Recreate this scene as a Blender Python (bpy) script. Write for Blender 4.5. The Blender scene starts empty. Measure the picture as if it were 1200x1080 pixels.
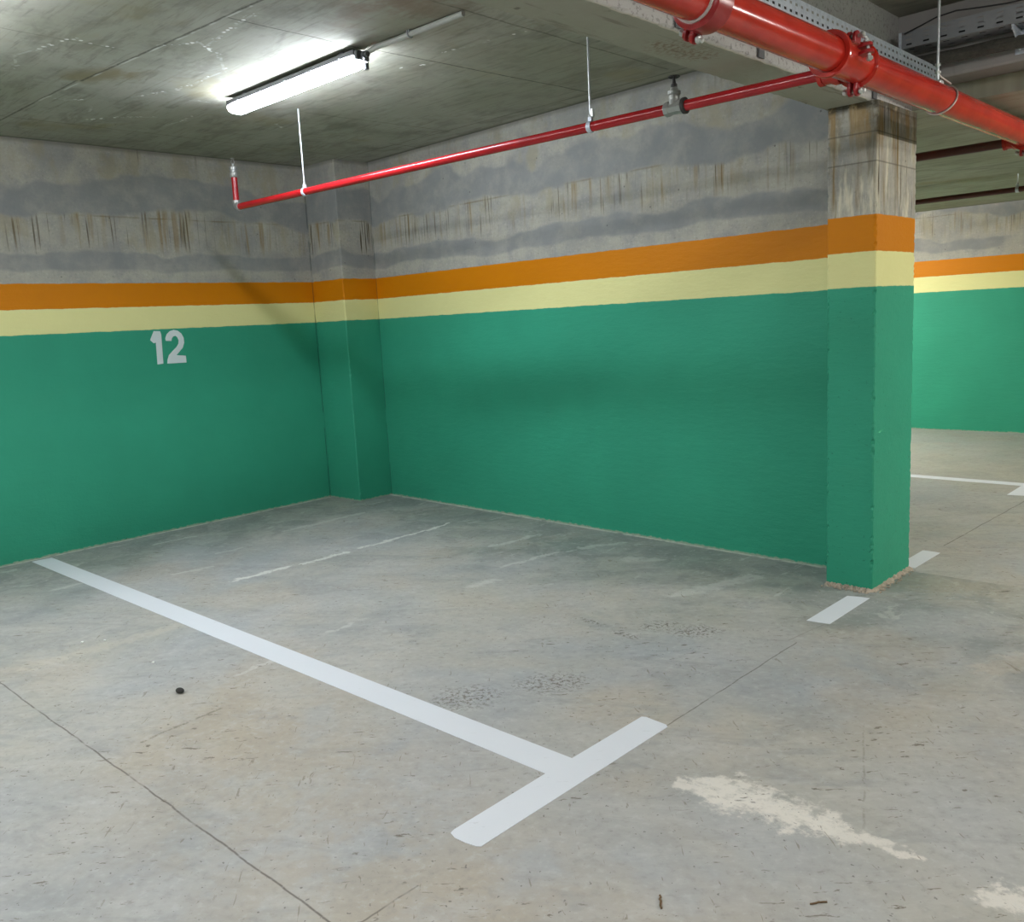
import bpy, bmesh, math, random
from mathutils import Vector, Matrix
random.seed(7)
col = bpy.context.scene.collection
sc = bpy.context.scene
PI = math.pi

# ------------------------------------------------------------------ dimensions
H = 2.711            # underside of the slab over the bay
SOF = 2.300          # underside of the beam
FARZ = 2.315         # underside of the low slab beyond the beam
Z1, Z2, Z3 = 1.472, 1.634, 1.800
KB = -0.0381         # the back wall is a touch out of square
XMAX, YMIN, YFAR = 10.5, -9.0, 5.41
CX0, CX1, CY0, CY1 = 4.414, 4.647, -0.442, 0.055
BX0, BX1 = 4.395, 4.620
PX, PZ, PR = 4.955, 2.219, 0.0572      # main pipe
BY, BZ = -1.45, 2.212                # small pipe


# ------------------------------------------------------------------ node helper
class M:
    """small expression builder for a procedural material"""
    def __init__(s, name):
        s.m = bpy.data.materials.new(name)
        s.m.use_nodes = True
        s.t = s.m.node_tree
        s.t.nodes.clear()
        s.out = s.t.nodes.new('ShaderNodeOutputMaterial')
        s.b = s.t.nodes.new('ShaderNodeBsdfPrincipled')
        s.t.links.new(s.b.outputs[0], s.out.inputs[0])
        g = s.t.nodes.new('ShaderNodeNewGeometry')
        s.pos = g.outputs['Position']
        s.x, s.y, s.z = s.sep(s.pos)

    def put(s, sock, v):
        if isinstance(v, bpy.types.NodeSocket):
            s.t.links.new(v, sock)
        elif isinstance(v, (tuple, list)) and len(v) == 3 and sock.type == 'RGBA':
            sock.default_value = (*v, 1)
        else:
            sock.default_value = v

    def sep(s, v):
        n = s.t.nodes.new('ShaderNodeSeparateXYZ')
        s.put(n.inputs[0], v)
        return n.outputs

    def vec(s, x=0., y=0., z=0.):
        n = s.t.nodes.new('ShaderNodeCombineXYZ')
        for i, v in enumerate((x, y, z)):
            s.put(n.inputs[i], v)
        return n.outputs[0]

    def op(s, o, a, b=0., c=0., clamp=False):
        n = s.t.nodes.new('ShaderNodeMath')
        n.operation = o
        n.use_clamp = clamp
        s.put(n.inputs[0], a)
        s.put(n.inputs[1], b)
        if o in ('MULTIPLY_ADD', 'SMOOTH_MIN', 'COMPARE'):
            s.put(n.inputs[2], c)
        return n.outputs[0]

    def add(s, a, b): return s.op('ADD', a, b)
    def sub(s, a, b): return s.op('SUBTRACT', a, b)
    def mul(s, a, b): return s.op('MULTIPLY', a, b)
    def mx(s, a, b): return s.op('MAXIMUM', a, b)
    def inv(s, a): return s.op('SUBTRACT', 1., a)

    def many(s, l):
        r = l[0]
        for q in l[1:]:
            r = s.mx(r, q)
        return r

    def ramp(s, v, lo, hi, a=0., b=1.):
        """smooth step from lo to hi"""
        n = s.t.nodes.new('ShaderNodeMapRange')
        n.interpolation_type = 'SMOOTHSTEP'
        s.put(n.inputs[0], v)
        s.put(n.inputs[1], lo)
        s.put(n.inputs[2], hi)
        s.put(n.inputs[3], a)
        s.put(n.inputs[4], b)
        return n.outputs[0]

    def win(s, v, a, b, soft=.01):
        """1 between a and b"""
        if isinstance(a, (int, float)):
            r1 = s.ramp(v, a - soft, a + soft)
        else:
            r1 = s.ramp(s.sub(v, a), -soft, soft)
        if isinstance(b, (int, float)):
            r2 = s.ramp(v, b - soft, b + soft, 1., 0.)
        else:
            r2 = s.ramp(s.sub(v, b), -soft, soft, 1., 0.)
        return s.mul(r1, r2)

    def noise(s, v, scale=1., detail=3., rough=.5, dist=0.):
        n = s.t.nodes.new('ShaderNodeTexNoise')
        s.put(n.inputs['Vector'], v)
        n.inputs['Scale'].default_value = scale
        n.inputs['Detail'].default_value = min(detail, 4.)
        n.inputs['Roughness'].default_value = rough
        n.inputs['Distortion'].default_value = dist
        return n.outputs['Fac']

    def voro(s, v, scale=1., feature='F1'):
        n = s.t.nodes.new('ShaderNodeTexVoronoi')
        n.feature = feature
        s.put(n.inputs['Vector'], v)
        n.inputs['Scale'].default_value = scale
        return n.outputs['Distance']

    def mix(s, f, a, b, mode='MIX'):
        n = s.t.nodes.new('ShaderNodeMix')
        n.data_type = 'RGBA'
        n.blend_type = mode
        s.put(n.inputs[0], f)
        s.put(n.inputs[6], a)
        s.put(n.inputs[7], b)
        return n.outputs[2]

    def seg(s, u, v, a, b, w, soft=None):
        """1 within w of the segment a-b in the (u, v) plane"""
        soft = soft or w * .5
        dx, dy = b[0] - a[0], b[1] - a[1]
        L = math.hypot(dx, dy) or 1e-4
        tx, ty = dx / L, dy / L
        # along = (p-a).t ; across = |(p-a).n|
        al = s.op('MULTIPLY_ADD', u, tx, s.op('MULTIPLY_ADD', v, ty, -(a[0] * tx + a[1] * ty)))
        ac = s.op('ABSOLUTE', s.op('MULTIPLY_ADD', u, -ty, s.op('MULTIPLY_ADD', v, tx, a[0] * ty - a[1] * tx)))
        over = s.op('MAXIMUM', s.sub(s.op('ABSOLUTE', s.sub(al, L / 2)), L / 2), 0.)
        return s.ramp(s.add(ac, over), w - soft, w + soft, 1., 0.)

    def bump(s, h, strength=.3, dist=.01):
        n = s.t.nodes.new('ShaderNodeBump')
        n.inputs['Strength'].default_value = strength
        n.inputs['Distance'].default_value = dist
        s.put(n.inputs['Height'], h)
        s.t.links.new(n.outputs[0], s.b.inputs['Normal'])

    def done(s, colour, rough=.5, metal=0., spec=.5):
        s.put(s.b.inputs['Base Color'], colour)
        s.put(s.b.inputs['Roughness'], rough)
        s.put(s.b.inputs['Metallic'], metal)
        s.put(s.b.inputs['Specular IOR Level'], spec)
        return s.m


def plain(name, c, rough=.5, metal=0., var=.12, scale=30., spec=.5):
    m = M(name)
    n = m.noise(m.pos, scale, 3., .6)
    k = m.mix(n, tuple(q * (1 - var) for q in c), tuple(min(1, q * (1 + var)) for q in c))
    return m.done(k, rough, metal, spec)


# ------------------------------------------------------------------ big surfaces
GREEN = (.034, .285, .175)
CREAM = (.69, .665, .31)
ORANGE = (.56, .185, .001)


def wall_material(name, axis, seed=0., stain=1., green=GREEN, column=False, tone=1., crack=None):
    m = M(name)
    u = m.add(m.add(m.x, m.y) if axis == 'xy' else m.x if axis == 'x' else m.y, seed)
    if column:
        u = m.add(m.add(m.x, m.mul(m.y, 1.0)), seed)
    z = m.z
    P = m.vec(u, 0., z)
    big = m.noise(P, 1.6, 3., .5)
    mid = m.noise(P, 6., 5., .65)
    fine = m.noise(P, 60., 4., .6)
    # bare concrete
    c = m.mix(big, tuple(q * tone for q in (.30, .283, .238)), tuple(q * tone for q in (.445, .420, .355)))
    c = m.mix(m.ramp(mid, .35, .75), c, tuple(q * tone for q in (.27, .265, .25)))
    c = m.mix(m.mul(m.ramp(fine, .56, .74), .45), c, (.14, .13, .11))
    c = m.mix(m.mul(m.ramp(fine, .46, .30), .35), c, (.50, .48, .42))
    if not column:
        # trowelled cement repairs: one low band, one wavy upper band
        w1 = m.mul(m.sub(m.noise(m.vec(u, 0., 0.), .8, 2., .5), .5), .34)
        w2 = m.mul(m.sub(m.noise(m.vec(u, 3., z), 2.3, 3., .5), .5), .55)
        lowb = m.win(z, m.add(m.mul(w2, .25), 1.885), m.add(m.mul(w2, .35), 1.995), .012)
        lowb = m.mul(lowb, m.ramp(m.noise(m.vec(u, 9., z), 1.8, 3.), .20, .38))
        upb = m.win(z, m.add(m.add(w1, m.mul(w2, .5)), 2.25), m.add(m.add(w1, m.mul(w2, .7)), 2.47), .02)
        patch = m.mx(lowb, upb)
        pc = m.mix(m.noise(P, 5., 4., .6), tuple(q * tone for q in (.175, .180, .180)), tuple(q * tone for q in (.265, .268, .265)))
        c = m.mix(m.mul(patch, m.ramp(mid, .25, .6, .45, .85)), c, pc)
        blotch = m.mul(m.ramp(m.noise(m.vec(u, 7., z), 1.7, 3., .6), .52, .64), m.ramp(z, 1.85, 2.0))
        c = m.mix(m.mul(blotch, .40), c, (.20, .205, .21))
        dz = m.win(z, m.add(m.mul(w2, .4), 2.0), m.add(w1, 2.27), .05)
        dz = m.mul(dz, m.inv(patch))
        jl = m.mul(m.win(m.add(z, m.mul(w2, .03)), 2.246, 2.254, .006), m.mul(m.inv(patch), m.ramp(m.noise(m.vec(u, 11., 0.), 4., 3.), .42, .56)))
        c = m.mix(m.mul(jl, .7), c, (.16, .12, .055))
        # fine pour lines just over the orange band
        dz2 = m.mul(m.win(z, 1.80, 1.89, .02), .5)
        dz = m.mx(dz, dz2)
    else:
        dz = m.ramp(z, 1.78, 1.9)
    if not column:
        jag = m.mul(m.sub(m.noise(m.vec(u, 21., 0.), 26., 2., .6), .5), .34)
        dz = m.mul(dz, m.ramp(m.add(z, jag), 1.98, 2.10, .12, 1.))
        ylw = m.mul(m.ramp(m.noise(m.vec(m.mul(u, 5.), 14., m.mul(z, 2.2)), 1., 4., .65), .48, .64), m.mul(m.inv(patch), m.ramp(z, 1.95, 2.1)))
        c = m.mix(m.mul(ylw, .42), c, (.29, .25, .15))
    # board marks and rust runs
    lines = m.noise(m.vec(m.mul(u, 55.), 0., m.mul(z, 1.6)), 1., 2., .5)
    lines2 = m.noise(m.vec(m.mul(u, 24.), 4., m.mul(z, 1.1)), 1., 3., .6)
    group = m.ramp(m.noise(m.vec(m.mul(u, 4.2), 2., m.mul(z, 2.)), 1., 2.), .40, .56)
    run = m.mul(m.ramp(lines, .565, .66), m.mul(dz, group))
    c = m.mix(m.mul(run, .75 * stain), c, (.075, .055, .03))
    rust = m.mul(m.ramp(lines2, .50, .66), m.mul(dz, m.ramp(m.noise(m.vec(m.mul(u, 2.7), 5., z), 1., 2.), .42, .58)))
    c = m.mix(m.mul(rust, .62 * stain), c, (.23, .155, .06))
    if column:
        pale = m.ramp(m.noise(m.vec(m.mul(u, 17.), 1., m.mul(z, 3.)), 1., 4., .7), .5, .68)
        c = m.mix(m.mul(pale, .85), c, (.62, .565, .43))
        dkv = m.ramp(m.noise(m.vec(m.mul(u, 20.), 12., m.mul(z, 2.)), 1., 4., .7), .54, .66)
        c = m.mix(m.mul(dkv, .5), c, (.16, .12, .06))
        top = m.mul(m.ramp(z, 2.02, 2.3), m.ramp(m.noise(P, 9., 4., .7), .42, .6))
        c = m.mix(m.mul(top, .6), c, (.17, .13, .07))
        oc = m.mul(m.ramp(z, 1.95, 2.25), m.ramp(m.noise(m.vec(m.mul(u, 14.), 8., m.mul(z, 2.5)), 1., 3.), .52, .62))
        c = m.mix(m.mul(oc, .7), c, (.30, .19, .07))
        # shutter joints across the face
        for zz in (2.165, 2.035):
            ln = m.win(z, zz - .003, zz + .003, .003)
            c = m.mix(m.mul(ln, .6), c, (.09, .08, .06))
        blk = m.mul(m.ramp(z, 2.262, 2.285), m.ramp(m.noise(P, 16., 3., .7), .35, .5))
        c = m.mix(m.mul(blk, .8), c, (.05, .045, .03))
    else:
        tp = m.mul(m.ramp(z, 2.55, 2.70), m.ramp(lines2, .5, .66))
        tp = m.mul(tp, m.ramp(m.noise(m.vec(m.mul(u, 1.6), 6., 0.), 1., 2.), .52, .6))
        c = m.mix(m.mul(tp, .6), c, (.13, .10, .08))
        edge = m.ramp(z, 2.675, 2.705)
        c = m.mix(m.mul(edge, .5), c, (.10, .09, .07))
    pin = m.ramp(m.voro(P, 9.), .035, .06, 1., 0.)
    c = m.mix(m.mul(pin, .55), c, (.05, .045, .04))
    # painted bands with hand-cut edges
    wob = m.mul(m.sub(m.noise(m.vec(u, 0., 0.), 9., 4., .6), .5), .016)
    zz = m.add(z, wob)
    cloud = m.noise(P, 2.2, 4., .6)
    g = m.mix(cloud, tuple(q * .86 for q in green), tuple(q * 1.12 for q in green))
    g = m.mix(m.mul(m.ramp(m.noise(m.vec(u, 1., m.mul(z, 3.)), 3., 5., .7), .5, .75), .30), g, (.045, .29, .18))
    chip = m.mul(m.ramp(m.noise(m.vec(u, 0., m.mul(z, 1.5)), 38., 3., .75), .645, .675), m.ramp(z, 0.01, .12, 1., .06 if not column else .7))
    g = m.mix(m.mul(chip, .8), g, (.008, .07, .04))
    foot = m.ramp(m.add(z, m.mul(m.sub(m.noise(P, 30., 3.), .5), .03)), .004, .014, 1., 0.)
    g = m.mix(m.mul(foot, .8), g, (.33, .35, .28))
    cr = m.mix(m.mul(mid, .35), CREAM, (.58, .52, .22))
    o = m.mix(m.mul(cloud, .5), ORANGE, tuple(q * .82 for q in ORANGE))
    p = m.mix(m.ramp(zz, Z1 - .002, Z1 + .002), g, cr)
    p = m.mix(m.ramp(zz, Z2 - .002, Z2 + .002), p, o)
    bare = m.ramp(zz, Z3 - .002, Z3 + .002)
    c = m.mix(bare, p, c)
    if crack is not None:
        cu = m.add(u, m.mul(m.sub(m.noise(m.vec(0., 0., z), 6., 3.), .5), .008))
        q = m.mul(m.win(cu, crack + seed - .003, crack + seed + .003, .003), m.ramp(m.noise(m.vec(3., 0., z), 4., 3.), .36, .5))
        c = m.mix(m.mul(q, .75), c, (.012, .045, .03))
    streak = m.noise(m.vec(u, 0., m.mul(z, 4.)), 9., 4., .6)
    m.bump(m.add(m.mul(fine, .25), m.add(m.mul(streak, .6), m.mul(mid, .6))), .36, .013)
    return m.done(c, m.mix(bare, (.55,) * 3, (.9,) * 3), 0., .16)


def floor_material():
    m = M('poured concrete floor')
    x, y = m.x, m.y
    P = m.pos
    wp = m.noise(P, 1.3, 3., .6)
    big = m.noise(P, .75, 4., .6, .6)
    mid = m.noise(P, 2.6, 6., .68, .8)
    fine = m.noise(P, 30., 5., .65)
    c = m.mix(m.ramp(big, .32, .68), (.325, .338, .350), (.41, .385, .335))
    c = m.mix(m.mul(m.ramp(mid, .42, .70), .55), c, (.41, .405, .39))
    c = m.mix(m.mul(m.ramp(m.noise(P, 1.9, 5., .7, .5), .50, .70), .50), c, (.255, .265, .265))
    # trowel drag marks
    dr = m.noise(m.vec(m.mul(m.add(x, y), 2.2), m.mul(m.sub(x, y), 9.), 0.), 1., 5., .7)
    c = m.mix(m.mul(m.ramp(dr, .52, .72), .30), c, (.25, .255, .25))
    c = m.mix(m.mul(m.ramp(dr, .48, .28), .22), c, (.52, .51, .49))
    warm = m.ramp(m.noise(P, 1.1, 3., .5), .52, .66)
    c = m.mix(m.mul(warm, .34), c, (.42, .35, .265))
    vein = m.noise(m.vec(m.mul(m.add(x, m.mul(y, .6)), 1.3), m.mul(m.sub(y, m.mul(x, .6)), 4.5), 9.), 1., 6., .72, 1.2)
    c = m.mix(m.ramp(vein, .52, .66, 0., .45), c, (.27, .275, .27))
    c = m.mix(m.ramp(vein, .44, .32, 0., .30), c, (.47, .46, .435))
    # dirtier strip by the walls, with their green bounce light painted in
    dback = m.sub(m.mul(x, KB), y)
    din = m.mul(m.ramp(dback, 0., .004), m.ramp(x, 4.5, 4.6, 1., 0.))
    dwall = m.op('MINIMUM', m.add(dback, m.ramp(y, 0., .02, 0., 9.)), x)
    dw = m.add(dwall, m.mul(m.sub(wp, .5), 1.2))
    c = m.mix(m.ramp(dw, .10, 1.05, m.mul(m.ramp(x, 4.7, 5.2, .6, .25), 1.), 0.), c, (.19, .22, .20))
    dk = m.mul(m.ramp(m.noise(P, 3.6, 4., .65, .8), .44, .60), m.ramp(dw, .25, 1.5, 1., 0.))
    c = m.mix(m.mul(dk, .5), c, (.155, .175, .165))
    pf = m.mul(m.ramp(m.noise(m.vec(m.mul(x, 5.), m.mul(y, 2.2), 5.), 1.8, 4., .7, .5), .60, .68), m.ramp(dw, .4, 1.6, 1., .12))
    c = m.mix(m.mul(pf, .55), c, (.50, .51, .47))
    for a, b, w, k in [((3.5, -3.2), (4.7, -3.5), .45, .42), ((4.9, -3.5), (5.5, -3.1), .35, .30), ((3.1, -2.95), (3.5, -3.1), .25, .25), ((4.9, -1.3), (5.4, -1.7), .35, .25), ((4.85, -.3), (5.0, -.1), .22, .35)]:
        st = m.mul(m.seg(x, y, a, b, w, w * .95), m.ramp(m.noise(P, 4.2, 4., .65), .38, .58))
        c = m.mix(m.mul(st, k * 1.2), c, (.37, .315, .24))
    c = m.mix(m.mul(m.mul(m.ramp(dwall, .012, .035, 1., 0.), m.ramp(x, 4.40, 4.42, 1., 0.)), m.ramp(m.noise(P, 14., 3.), .34, .5)), c, (.52, .53, .46))
    far = m.ramp(y, 1.0, 3.2)
    c = m.mix(m.mul(far, .40), c, (.31, .30, .23))
    sp = m.noise(P, 22., 4., .75)
    # pale scraped laitance
    xw = m.add(x, m.mul(m.sub(m.noise(P, 9., 3., .6), .5), .10))
    yw = m.add(y, m.mul(m.sub(m.noise(m.vec(y, x, 3.), 8., 3., .6), .5), .16))
    def pale(a, b, w, k=.85, lo=.42, hi=.55, colour=(.60, .60, .56)):
        nonlocal c
        q = m.seg(xw, yw, a, b, w, w * .9)
        q = m.ramp(m.add(m.mul(q, 1.), m.mul(m.sub(m.noise(P, 20., 5., .75), .5), 2.6)), lo - .05, lo + .55)
        q = m.mul(q, m.seg(xw, yw, a, b, w * 1.6, w))
        c = m.mix(m.mul(q, k), c, colour)
    for a, b, w in [((1.66, -2.20), (1.67, -1.84), .022), ((1.69, -1.78), (1.70, -1.44), .026), ((1.69, -1.33), (1.69, -.85), .020),
                    ((1.69, -.83), (1.67, -.50), .014)]:
        pale(a, b, w, .95, .30, .42)
    for a, b, w in [((2.98, -2.92), (2.97, -2.71), .02), ((2.87, -2.40), (2.86, -2.25), .02), ((2.90, -1.50), (2.94, -1.33), .045),
                    ((2.78, -1.15), (2.85, -.70), .02), ((.96, -1.95), (.97, -1.75), .02), ((.80, -1.3), (.80, -.6), .03),
                    ((.32, -2.05), (.34, -1.75), .02), ((.9, -2.9), (.9, -2.75), .03), ((2.40, -.80), (2.44, -.50), .03),
                    ((2.9, -.55), (3.05, -.3), .03), ((1.2, -2.35), (1.25, -2.1), .02)]:
        pale(a, b, w, .42)
    pale((3.90, -1.0), (4.06, -.50), .06, .4, .40, .50)
    pale((3.30, -.60), (3.45, -.50), .05, .3)
    pale((2.12, -3.46), (2.16, -2.72), .055, .42, .40, .55, (.50, .46, .38))
    # powder patch: long taper across the aisle
    for a, b, w in [((4.90, -2.53), (5.34, -2.50), .050), ((5.0, -2.50), (5.26, -2.51), .085), ((5.25, -2.51), (5.56, -2.50), .034),
                    ((5.76, -2.53), (5.95, -2.5), .05)]:
        pale(a, b, w, .9, .36, .46, (.66, .62, .56))
    pale((5.35, -1.15), (5.50, -.85), .07, .35, .3, .6, (.52, .44, .36))
    # gritty debris stuck to the slab
    def grit(a, b, w, k=.9):
        nonlocal c
        q = m.seg(x, y, a, b, w, w * .8)
        v = m.voro(P, 85.)
        c = m.mix(m.mul(q, m.mul(m.ramp(m.noise(P, 60., 3., .7), .52, .57), k)), c, (.13, .11, .09))
        c = m.mix(m.mul(q, m.mul(m.ramp(v, .12, .24, 1., 0.), .7)), c, (.62, .60, .55))
    for a, b, w in [((3.90, -2.56), (3.97, -2.46), .085), ((4.06, -2.26), (4.14, -2.16), .08), ((3.74, -1.56), (3.86, -1.58), .02),
                    ((3.96, -1.62), (4.08, -1.62), .02), ((4.05, -1.48), (4.10, -1.40), .05), ((4.20, -1.44), (4.29, -1.37), .065)]:
        grit(a, b, w)
    # saw cuts and cracks
    wv = m.mul(m.sub(m.noise(P, 7., 3.), .5), .018)
    xx, yy = m.add(x, wv), m.add(y, wv)
    brk = m.ramp(m.noise(P, 5., 3., .7), .36, .48)
    for a, b, w, k in [((1.4, -3.600), (9., -3.612), .0026, .85), ((4.66, -8.), (4.66, -3.38), .0026, .7), ((4.66, -2.25), (4.66, -1.28), .0024, .75),
                       ((4.645, .60), (4.71, 2.2), .0035, .7), ((4.62, -1.28), (4.66, -1.0), .003, .3)]:
        q = m.seg(xx, yy, a, b, w, .0022)
        c = m.mix(m.mul(q, m.mul(k, m.add(m.mul(brk, .65), .35))), c, (.085, .07, .055))
    for a, b, w, k in [((3.27, -3.47), (3.24, -3.14), .006, .55), ((5.18, -1.86), (5.42, -2.45), .0018, .45), ((5.0, 1.0), (5.2, .8), .005, .3)]:
        q = m.seg(xx, yy, a, b, w, .004)
        c = m.mix(m.mul(q, m.mul(k, m.ramp(sp, .42, .55))), c, (.10, .09, .05))
    # scattered scuffs
    rot = m.vec(m.mul(m.add(x, y), 9.), m.mul(m.sub(x, y), 30.), 0.)
    sc1 = m.ramp(m.noise(rot, 1., 4., .7, .4), .625, .66)
    sc1 = m.mul(sc1, m.ramp(m.noise(P, 2.2, 2.), .40, .56))
    c = m.mix(m.mul(sc1, .8), c, (.11, .09, .06))
    rot2 = m.vec(m.mul(m.sub(x, y), 7.), m.mul(m.add(x, y), 36.), 0.)
    sc2 = m.ramp(m.noise(rot2, 1., 3., .7, .6), .66, .70)
    c = m.mix(m.mul(sc2, .55), c, (.15, .12, .08))
    c = m.mix(m.mul(m.ramp(m.noise(P, 55., 2., .6), .675, .72), .7), c, (.10, .09, .08))
    c = m.mix(m.ramp(fine, .5, .72, 0., .38), c, (.24, .235, .22))
    c = m.mix(m.ramp(fine, .48, .30, 0., .30), c, (.50, .50, .49))
    m.bump(m.add(m.mul(fine, .3), m.mul(mid, .6)), .12, .006)
    return m.done(c, m.mix(m.ramp(mid, .35, .65), (.50,) * 3, (.72,) * 3), 0., .4)


def ceiling_material(name, low=False):
    m = M(name)
    x, y = m.x, m.y
    P = m.pos
    big = m.noise(P, .9, 4., .6, .5)
    mid = m.noise(P, 4., 5., .7)
    c = m.mix(m.ramp(big, .3, .7), (.315, .315, .245), (.43, .42, .365))
    c = m.mix(m.mul(m.ramp(mid, .45, .7), .5), c, (.21, .21, .175))
    grain = m.noise(m.vec(m.mul(x, 3.), m.mul(y, 34.), 0.), 1., 4., .7)
    if low:
        grain = m.noise(m.vec(m.mul(x, 2.4), m.mul(y, 14.), 0.), 1., 4., .7)
        c = m.mix(.4, c, (.30, .31, .20))
    c = m.mix(m.mul(m.ramp(grain, .52, .68), .38), c, (.14, .135, .105))
    c = m.mix(m.mul(m.ramp(grain, .42, .25), .22), c, (.45, .45, .41))
    g2 = m.noise(m.vec(m.mul(x, 11.), m.mul(y, 40.), 3.), 1., 3., .6)
    c = m.mix(m.mul(m.ramp(g2, .70, .74), m.mul(m.ramp(m.noise(P, 2.2, 2.), .45, .6), .7)), c, (.08, .07, .05))
    c = m.mix(m.mul(m.ramp(m.noise(m.vec(m.mul(x, 1.5), m.mul(y, 4.), 2.), 1.6, 4., .7, .6), .50, .66), .38), c, (.16, .155, .12))
    yel = m.ramp(m.noise(P, 1.7, 3., .6), .55, .72)
    c = m.mix(m.mul(yel, .45), c, (.30, .26, .13))
    spk = m.noise(P, 38., 3., .7)
    wv = m.mul(m.sub(m.noise(P, 5., 3.), .5), .02)
    xx, yy = m.add(x, wv), m.add(y, wv)
    if not low:
        # ochre patches on the near left part and by the beam
        q = m.mul(m.seg(x, y, (1.55, -2.70), (1.75, -2.55), .10, .09), m.ramp(mid, .35, .55))
        c = m.mix(m.mul(q, .6), c, (.24, .19, .08))
        q = m.mul(m.seg(x, y, (3.2, -2.1), (4.2, -2.05), .22, .2), m.ramp(mid, .40, .60))
        c = m.mix(m.mul(q, .5), c, (.30, .19, .14))
        # shutter sheet joints
        for a, b, w, k in [((0., -2.72), (1.5, -2.68), .006, .7), ((1.5, -2.66), (4.4, -2.45), .007, .8), ((.545, -9.), (.545, -.3), .004, .6),
                           ((.30, -9.), (.30, -.3), .003, .35),
                           ((2.77, -2.55), (2.76, -1.8), .004, .8), ((2.78, -1.8), (2.88, -.28), .005, .85), ((1.55, -1.36), (1.64, -.26), .004, .55),
                           ((1.10, -.34), (1.10, -.04), .004, .8), ((.27, -.30), (4.4, -.22), .004, .7), ((3.44, -1.9), (3.45, -.3), .005, .6),
                           ((3.44, -2.5), (3.44, -1.9), .005, .4), ((0, -4.1), (4.4, -4.1), .005, .7), ((2.1, -4.1), (2.1, -2.7), .004, .4),
                           ((2.62, -.25), (2.62, -.1), .003, .5)]:
            q = m.seg(xx, yy, a, b, w, .004)
            c = m.mix(m.mul(q, m.mul(k, m.add(.55, m.mul(m.ramp(spk, .35, .55), .45)))), c, (.065, .06, .045))
        q = m.seg(xx, yy, (.9, -2.695), (2.95, -2.545), .006, .004)
        c = m.mix(m.mul(q, m.mul(m.ramp(m.noise(P, 6., 3.), .42, .55), .8)), c, (.62, .62, .56))
        # darker edge by the walls
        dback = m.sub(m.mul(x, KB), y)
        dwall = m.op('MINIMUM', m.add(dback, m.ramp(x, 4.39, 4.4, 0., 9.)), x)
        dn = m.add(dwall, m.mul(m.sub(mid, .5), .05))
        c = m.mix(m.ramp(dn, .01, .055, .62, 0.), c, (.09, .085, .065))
        # white lime drips in beaded chains
        chains = [[(1.14, -2.74), (1.09, -2.58), (1.16, -2.50)], [(1.33, -2.33), (1.63, -2.2), (2.06, -2.18), (2.27, -2.31)],
                  [(2.27, -2.31), (2.40, -2.49), (2.26, -2.62)], [(2.36, -2.44), (2.6, -2.47), (2.89, -2.49)], [(.85, -2.37), (1.02, -2.42)],
                  [(.70, -2.32), (.86, -2.20), (.98, -2.02)], [(1.45, -2.05), (1.46, -1.94)], [(.77, -1.88), (.96, -1.86), (1.12, -1.86)],
                  [(1.2, -1.35), (1.12, -1.25)], [(2.62, -1.49), (2.82, -1.41)], [(2.95, -1.49), (3.07, -1.47)], [(3.10, -1.46), (3.40, -1.41)],
                  [(1.75, -3.05), (2.14, -2.94), (2.10, -2.74)], [(1.55, -2.98), (1.75, -3.05)]]
        sgs = []
        for ch in chains:
            for a, b in zip(ch, ch[1:]):
                sgs.append(m.seg(xx, yy, a, b, .013, .012))
        ff = m.many(sgs)
        bead = m.ramp(m.voro(m.vec(x, y, 0.), 34.), .26, .40, 1., 0.)
        thin = m.mul(m.ramp(ff, .75, .95), m.ramp(m.noise(P, 12., 3.), .45, .6))
        c = m.mix(m.mx(m.mul(ff, m.mul(bead, m.ramp(m.noise(P, 9., 2.), .40, .5))), m.mul(thin, .22)), c, (.85, .85, .82))
    else:
        for a, b, w, k in [((3.4, 1.6), (4.6, 3.1), .006, .5), ((0, 2.5), (10., 2.5), .005, .4), ((5.2, -.1), (5.25, 2.6), .006, .5)]:
            q = m.seg(xx, yy, a, b, w, .005)
            c = m.mix(m.mul(q, k), c, (.09, .085, .06))
        c = m.mix(m.ramp(m.add(y, m.mul(m.sub(mid, .5), .06)), 5.30, 5.38, 0., .5), c, (.15, .13, .10))
    m.bump(m.add(m.mul(grain, .6), m.mul(spk, .25)), .22, .008)
    return m.done(c, .9, 0., .3)


def beam_material():
    m = M('shuttered beam concrete')
    P = m.pos
    mid = m.noise(P, 5., 5., .7)
    spk = m.noise(P, 50., 3., .7)
    soff = m.noise(m.vec(m.mul(m.x, 24.), m.mul(m.y, 2.), m.mul(m.z, 6.)), 1., 4., .7)
    side = m.mix(mid, (.30, .29, .27), (.44, .43, .41))
    sf = m.mix(mid, (.30, .295, .225), (.40, .39, .33))
    sf = m.mix(m.mul(m.ramp(soff, .56, .7), .5), sf, (.15, .13, .10))
    low = m.ramp(m.z, SOF + .001, SOF + .006)
    side = m.mix(m.mul(m.ramp(m.add(m.z, m.mul(m.sub(mid, .5), .02)), SOF + .030, SOF + .040, 1., 0.), .7), side, (.43, .42, .39))
    side = m.mix(m.mul(m.ramp(spk, .54, .62), .6), side, (.17, .16, .15))
    ln = m.win(m.z, 2.565, 2.572, .004)
    side = m.mix(m.mul(ln, .6), side, (.15, .14, .13))
    c = m.mix(low, sf, side)
    q = m.mul(m.seg(m.x, m.y, (4.50, -1.95), (4.52, -1.70), .06, .05), m.ramp(spk, .45, .6))
    c = m.mix(m.mul(q, .7), c, (.20, .12, .08))
    c = m.mix(m.mul(m.ramp(m.noise(m.vec(m.mul(m.x, 14.), m.mul(m.y, 9.), 0.), 1., 3.), .68, .72), .6), c, (.09, .08, .06))
    m.bump(m.add(m.mul(spk, .5), m.mul(mid, .4)), .45, .01)
    return m.done(c, .9, 0., .3)


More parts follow.
